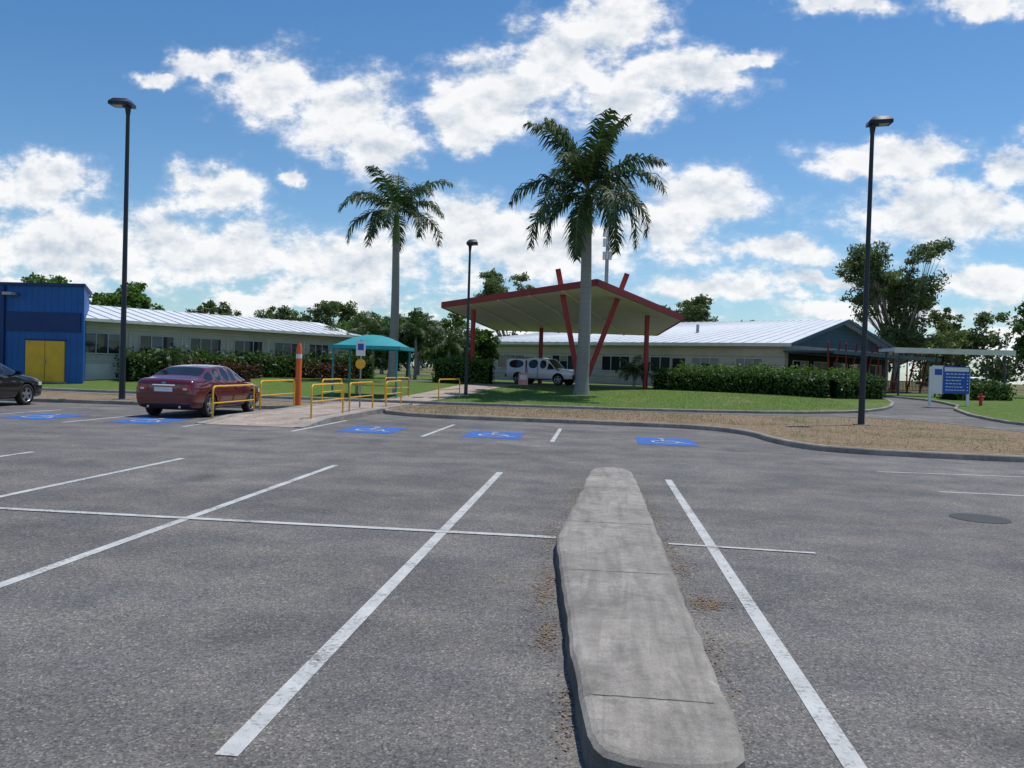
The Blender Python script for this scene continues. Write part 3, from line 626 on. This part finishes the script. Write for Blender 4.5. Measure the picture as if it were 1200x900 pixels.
# ------------------------------------------------------------------ vehicles
def car(name,st,paint,side,rearg,frontg,wheels,wr,crease=.75,insd=.035,body_crease=0):
    e=empty(name,(0,0,0)); bm=bmesh.new(); R=[]
    for (y,w,zb,belt,wt,zr,zt) in st:
        zm=zb+(belt-zb)*.55
        h=[(0,zb),(w*.6,zb),(w*.93,zb+.03),(w*.985,zb+.18),(w,zm),(w*.965,belt),(wt,zr),(wt*.72,zt-.02),(0,zt)]
        ring=[bm.verts.new((x,y,z)) for x,z in h]+[bm.verts.new((-x,y,z)) for x,z in h[-2:0:-1]]; R.append(ring)
    n=16; G={}
    for i in range(len(R)-1):
        for k in range(n):
            f=bm.faces.new((R[i][k],R[i+1][k],R[i+1][(k+1)%n],R[i][(k+1)%n])); G[i,k]=f
    bm.faces.new(R[0]); bm.faces.new(R[-1][::-1])
    bmesh.ops.recalc_face_normals(bm,faces=bm.faces)
    cl=bm.edges.layers.float.get('crease_edge') or bm.edges.layers.float.new('crease_edge')
    if body_crease:
        for ed in bm.edges: ed[cl]=body_crease
    gl=[]
    for i in side:
        for k in(5,10):
            f=G[i,k]; bmesh.ops.inset_individual(bm,faces=[f],thickness=insd,depth=-.004); gl.append(f)
    for i in(rearg,frontg):
        if i is None: continue
        fs=[G[i,k] for k in(6,7,8,9)]; bmesh.ops.inset_region(bm,faces=fs,thickness=.05,depth=-.004); gl+=fs
    for f in gl: f.material_index=1
    for f in bm.faces: f.smooth=True
    for f in gl:
        for ed in f.edges: ed[cl]=crease
    me=bpy.data.meshes.new('body'); bm.to_mesh(me); bm.free(); me.materials.append(M[paint]); me.materials.append(M['cglass']); me.materials.append(M['dark'])
    b=link(bpy.data.objects.new('body',me)); ms=b.modifiers.new('s','SUBSURF'); ms.levels=3; ms.render_levels=3
    cut=[]
    W=max(s[1] for s in st)
    for y in wheels:
        for sg in(-1,1):
            c=P(); c.tube([(sg*(W-.28),y,wr),(sg*(W+.2),y,wr)],wr+.06,'dark',28,False); o=c.obj('cut'); cut.append(o)
            md=b.modifiers.new('b','BOOLEAN'); md.object=o; md.operation='DIFFERENCE'; md.solver='EXACT'
    dg=bpy.context.evaluated_depsgraph_get(); nm=bpy.data.meshes.new_from_object(b.evaluated_get(dg)); b.modifiers.clear(); b.data=nm
    for o in cut: bpy.data.objects.remove(o)
    parts=[b]
    for y in wheels:
        for sg in(-1,1):
            p=P(); xo=sg*(W-.02); xi=sg*(W-.22)
            prof=[(xi,wr*.7),(xi,wr*.95),(xi+sg*.03,wr),(xo-sg*.03,wr),(xo,wr*.95),(xo,wr*.68),(xo-sg*.03,wr*.66)]
            seg=28; vs=[];fs=[]
            for (x,r) in prof:
                for k in range(seg): a=2*math.pi*k/seg; vs.append((x,y+r*math.cos(a),wr+r*math.sin(a)))
            for i in range(len(prof)-1):
                for k in range(seg): k2=(k+1)%seg; fs.append((i*seg+k,i*seg+k2,(i+1)*seg+k2,(i+1)*seg+k))
            p.add(vs,fs,'rubber',True)
            p.tube([(xo-sg*.1,y,wr),(xo-sg*.05,y,wr)],wr*.67,'plast',24)
            for k in range(5):
                a=k*2*math.pi/5+.3; c=V((xo-sg*.02,y,wr)); d=V((0,math.cos(a),math.sin(a))); s2=V((0,-math.sin(a),math.cos(a)))
                q=[c+s2*.05,c-s2*.05,c+d*wr*.66-s2*.035,c+d*wr*.66+s2*.035]; q2=[v-V((sg*.03,0,0)) for v in q]
                p.add(q+q2,[(0,1,2,3),(7,6,5,4),(0,3,7,4),(1,5,6,2)],'rim')
            p.tube([(xo-sg*.035,y,wr),(xo-sg*.012,y,wr)],.07,'rim',14)
            vs=[];fs=[]
            for (x,r) in((xo-sg*.005,wr*.70),(xo-sg*.005,wr*.63),(xo-sg*.05,wr*.62)):
                for k in range(seg): a=2*math.pi*k/seg; vs.append((x,y+r*math.cos(a),wr+r*math.sin(a)))
            for i in range(2):
                for k in range(seg): k2=(k+1)%seg; fs.append((i*seg+k,i*seg+k2,(i+1)*seg+k2,(i+1)*seg+k))
            p.add(vs,fs,'rim',True); parts.append(p.obj('wheel'))
    return e,parts,W
def place(e,parts,loc,rot):
    for o in parts: o.parent=e
    e.location=loc; e.rotation_euler=(0,0,rot)
def surf_x(b,y,z,sg):
    ok,loc,nn,i=b.ray_cast(V((sg*3,y,z)),V((-sg,0,0))); return loc.x if ok else sg*.88
def sedan(name,loc,rot,paint):
    st=[(0,.72,.40,.82,.62,.90,.92),(.03,.80,.32,.90,.70,.98,1.00),(.12,.86,.24,.98,.75,1.06,1.085),(.50,.885,.20,1.00,.74,1.08,1.11),(.66,.89,.20,1.0,.71,1.12,1.15),(1.25,.90,.20,.985,.61,1.37,1.41),(1.75,.90,.20,.965,.60,1.42,1.465),(2.25,.90,.20,.95,.60,1.425,1.475),(2.65,.90,.20,.94,.60,1.39,1.45),(3.45,.895,.20,.93,.71,.99,1.04),(4.1,.87,.2,.85,.68,.90,.95),(4.42,.82,.22,.74,.64,.80,.83),(4.56,.72,.30,.62,.52,.66,.68)]
    e,parts,W=car(name,st,paint,[4,5,6,7,8],4,8,(.93,3.62),.335,.8,.03,.18)
    b=parts[0]; bpy.context.view_layer.update(); p=P()
    def ry(x,z):
        ok,l,nn,i=b.ray_cast(V((x,-2,z)),V((0,1,0))); return l.y if ok else .1
    def patch(x0,x1,z0,z1,mat,off=.008,nx=4,nz=3,tp=0):
        vs=[];fs=[]
        for i in range(nx+1):
            for j in range(nz+1):
                x=x0+(x1-x0)*i/nx; z=z0+(z1-z0)*j/nz+tp*(i/nx); vs.append((x,ry(x,z)-off,z))
        for i in range(nx):
            for j in range(nz): a=i*(nz+1)+j; fs.append((a,a+nz+1,a+nz+2,a+1))
        p.add(vs,fs,mat,True)
    for sg in(-1,1):
        patch(sg*.45,sg*.82,.73,.89,'tail',.012,6,3,.03); patch(sg*.55,sg*.66,.77,.82,'plate',.018,2,2)
        patch(sg*.60,sg*.78,.50,.54,'tail',.01,3,1)
    patch(-.26,.26,.72,.84,'plate',.02); patch(-.32,.32,.885,.91,'chrome',.014,4,1); patch(-.74,.74,.27,.38,'plast',.012,8,2); patch(-.78,.78,.655,.663,'plast',.004,8,1); patch(-.06,.06,.93,.98,'chrome',.014,2,1)
    for sg in(-1,1):
        p.tube([(sg*.45,.02,.31),(sg*.45,.3,.31)],.035,'chrome',10)
    parts.append(p.obj('rear_lights_and_plate')); p=P()
    def sidestrip(y0,y1,z0,z1,mat,off=.004,nn=6):
        for sg in(-1,1):
            vs=[];fs=[]
            for i in range(nn+1):
                t=i/nn; y=y0+(y1-y0)*t; z=z0+(z1-z0)*t
                dy,dz=(0,.005) if abs(y1-y0)>abs(z1-z0) else (.005,0)
                for s2 in(-1,1): yy=y+s2*dy; zz=z+s2*dz; vs.append((surf_x(b,yy,zz,sg)+sg*off,yy,zz))
            for i in range(nn): fs.append((2*i,2*i+1,2*i+3,2*i+2))
            p.add(vs,fs,mat)
    for y in(1.35,2.28,3.3): sidestrip(y,y,.32,.9,'plast')
    sidestrip(1.35,3.3,.32,.32,'plast'); 
    for sg in(-1,1):
        for y in(1.5,2.45): x=surf_x(b,y,.86,sg); p.box((x+sg*.015,y,.86),(.03,.16,.025),paint)
        p.box((sg*.97,3.1,1.02),(.16,.09,.12),paint); p.box((sg*.87,3.1,.98),(.1,.05,.04),'plast')
        for i in range(3): p.box((surf_x(b,4.22+i*.06,.68,sg),4.22+i*.06,.68),(.03,.06,.11),'plate')
    parts.append(p.obj('trim')); place(e,parts,loc,rot)
sedan('sedan_car',(-11.62,20.75,0),0,'carred')
sedan('sedan_car',(-18.75,20.2,0),0,'carblk')
sedan('sedan_car',(30,64,.6),1.5,'carwht')
def ute(name,loc,rot,paint):
    st=[(0,.80,.5,.98,.78,1.02,1.03),(.03,.84,.45,1.0,.74,1.60,1.63),(.1,.86,.42,1.0,.72,1.66,1.70),(1.38,.87,.40,1.0,.72,1.68,1.73),(1.48,.87,.40,1.0,.70,1.67,1.71),(1.6,.88,.38,1.0,.66,1.70,1.75),(2.45,.88,.38,1.0,.66,1.72,1.78),(3.05,.88,.38,1.0,.64,1.66,1.72),(3.65,.88,.38,1.0,.74,1.06,1.10),(4.5,.86,.4,.96,.74,1.02,1.06),(4.85,.82,.42,.90,.70,.95,.98),(4.92,.78,.5,.82,.64,.86,.88)]
    e,parts,W=car(name,st,paint,[2,5,6,7],None,7,(.95,3.9),.37,1.0,.06,.72); p=P()
    p.box((0,5.0,.55),(1.7,.14,.3),'plast'); p.tube([(-.5,5.04,.6),(-.5,5.08,1.0),(.5,5.08,1.0),(.5,5.04,.6)],.035,'plast',8); p.box((0,4.91,.74),(.7,.06,.16),'plast')
    for sg in(-1,1):
        p.box((sg*.60,4.9,.78),(.26,.06,.16),'chrome'); p.box((sg*1.0,3.3,1.12),(.18,.1,.2),'plast')
        p.box((sg*.85,1.54,1.1),(.06,.06,1.0),'plast'); p.box((sg*.885,2.42,.82),(.02,.02,.75),'plast'); p.box((sg*.885,1.66,.75),(.02,.02,.6),'plast'); p.box((sg*.90,2.4,.36),(.12,1.8,.06),'plast')
    p.tube([(.92,3.95,.95),(.92,3.55,1.35),(.80,3.2,1.8)],.035,'plast',8); p.box((0,-.05,.55),(1.6,.1,.18),'plast')
    p.box((0,.8,1.79),(1.1,1.1,.03),'plast')
    parts.append(p.obj('bull_bar_and_trim')); place(e,parts,loc,rot)
ute('utility_vehicle',(-5.75,54.6,.62),math.radians(-114),'carwht')

# ------------------------------------------------------------------ sky, sun, camera
EL=math.radians(70); AZ=math.radians(50)
w=bpy.data.worlds.new('World'); SC.world=w; w.use_nodes=True; nt=w.node_tree; nt.nodes.clear(); g=N(nt)
try: w.cycles.sampling_method='MANUAL'; w.cycles.sample_map_resolution=256
except Exception: pass
sky=g.n('ShaderNodeTexSky',sky_type='NISHITA'); sky.sun_disc=False; sky.sun_elevation=EL; sky.sun_rotation=AZ; sky.altitude=0; sky.air_density=1.0; sky.dust_density=.4; sky.ozone_density=2.5
tc=g.n('ShaderNodeTexCoord').outputs['Generated']; s=g.n('ShaderNodeSeparateXYZ'); g.l(tc,s.inputs[0])
yy=g.math('MAXIMUM',g.math('ABSOLUTE',s.outputs[1]),.06); a=g.math('DIVIDE',s.outputs[0],yy); e_=g.math('DIVIDE',s.outputs[2],yy)
cb=g.n('ShaderNodeCombineXYZ'); g.l(a,cb.inputs[0]); g.l(e_,cb.inputs[1]); uv0=cb.outputs[0]
nz=g.n('ShaderNodeTexNoise'); g.l(uv0,nz.inputs['Vector']); nz.inputs['Scale'].default_value=16; nz.inputs['Detail'].default_value=4; nz.inputs['Roughness'].default_value=.6
uv=g.vm('ADD',g.vm('MULTIPLY',g.vm('SUBTRACT',nz.outputs['Color'],(.5,.5,.5)).outputs[0],(.08,.055,0)).outputs[0],uv0).outputs[0]
CL=[(-.51,.38,.055,.022),(-.58,.365,.035,.012),(-.42,.35,.085,.05),(-.33,.315,.095,.055),(-.285,.275,.06,.04),(-.14,.335,.10,.055),(-.17,.30,.06,.035),(-.05,.375,.085,.06),(.01,.425,.07,.055),(.09,.36,.09,.038),(.03,.33,.07,.035),(.17,.38,.05,.012),
(.27,.44,.07,.018),(.43,.44,.06,.022),(-.49,.22,.07,.038),(-.73,.225,.10,.045),(-.69,.145,.17,.065),(-.50,.135,.16,.05),(-.33,.13,.14,.045),(.12,.215,.075,.045),(.07,.18,.06,.035),(.34,.26,.11,.03),(.39,.195,.12,.045),(.47,.25,.04,.025),(.19,.15,.10,.02),(.445,.12,.07,.022),(.13,.105,.10,.02),
(-.155,.175,.13,.045),(-.06,.15,.12,.045),(-.395,.235,.022,.012),(.27,.12,.06,.013),(-.9,.25,.1,.06),(.65,.3,.14,.07),(.33,.08,.13,.012)]
cur=None
for (ca,ce,ra,re) in CL:
    v=g.vm('MULTIPLY_ADD',uv,(1/ra,1/re,0),(-ca/ra,-ce/re,0)); d=g.math('SUBTRACT',1.0,g.vm('LENGTH',v.outputs[0]).outputs['Value'])
    cur=d if cur is None else g.math('SMOOTH_MAX',cur,d,.2)
fb=g.noise(g.scale(uv0,1,1.5,1),15,9,.64); fb2=g.noise(g.vm('ADD',g.scale(uv0,1,1.5,1),(.004,.024,0)).outputs[0],15,4,.55)
low=g.math('MULTIPLY',g.mr(e_,.17,.04,0,1),g.mr(e_,-.01,.02,.4,1)); lown=g.noise(g.scale(uv0,1,2.8,1),7,6,.6)
lowf=g.math('MULTIPLY',low,g.mr(lown,.40,.60,-.5,.9))
bgf=g.math('MAXIMUM',cur,g.math('SUBTRACT',lowf,g.mr(low,0,.2,1,0)))
dens=g.math('ADD',g.math('MAXIMUM',bgf,-1.0),g.math('MULTIPLY',g.math('SUBTRACT',fb,.5),2.1))
# crisp cores with thin, wispy fringes
al=g.math('ADD',g.math('MULTIPLY',g.mr(dens,-.28,.55,0,1,True),.45),g.math('MULTIPLY',g.mr(dens,-.02,.42,0,1,True),.55))
shade=g.math('ADD',g.math('MULTIPLY',g.math('SUBTRACT',fb,fb2),3.4),.76,clamp=True)
thick=g.mr(dens,.35,1.2,0,.26); shade=g.math('SUBTRACT',shade,thick,clamp=True)
cc=g.mix(shade,(.57,.64,.73),(1.0,1.0,1.0))
tint=g.mix(1,sky.outputs[0],g.mix(g.mr(e_,0,.45),(.80,.96,1.03),(.50,.80,1.0)),'MULTIPLY')
sc=g.vm('SCALE',tint); sc.inputs['Scale'].default_value=.118
fin=g.mix(g.math('MULTIPLY',al,.97),sc.outputs[0],cc)
bg=g.n('ShaderNodeBackground'); g.l(fin,bg.inputs[0]); bg.inputs[1].default_value=1.0
o=g.n('ShaderNodeOutputWorld'); g.l(bg.outputs[0],o.inputs[0])
sd=V((math.sin(AZ)*math.cos(EL),math.cos(AZ)*math.cos(EL),math.sin(EL)))
sl=bpy.data.lights.new('sun','SUN'); sl.energy=3.7; sl.angle=math.radians(.5); sl.color=(1,.96,.9); so=link(bpy.data.objects.new('sun',sl)); so.rotation_euler=sd.to_track_quat('Z','Y').to_euler(); so.location=(0,0,40)
yaw=math.radians(6);pp=math.atan(18/950);r=math.radians(1.75)
H=V((-math.sin(yaw),math.cos(yaw),0));R0=V((math.cos(yaw),math.sin(yaw),0)); Fw=H*math.cos(pp)-V((0,0,1))*math.sin(pp);U0=V((0,0,1))*math.cos(pp)+H*math.sin(pp)
R=R0*math.cos(r)+U0*math.sin(r);U=-R0*math.sin(r)+U0*math.cos(r)
cam=bpy.data.cameras.new('camera'); co=link(bpy.data.objects.new('camera',cam)); cam.sensor_width=36; cam.lens=36*950/1200; cam.clip_end=6000; cam.clip_start=.05
mt=Matrix((R,U,-Fw)).transposed().to_4x4(); mt.translation=V((0,0,1.62)); co.matrix_world=mt; SC.camera=co
SC.view_settings.view_transform='Standard'; SC.view_settings.look='None'; SC.view_settings.exposure=0
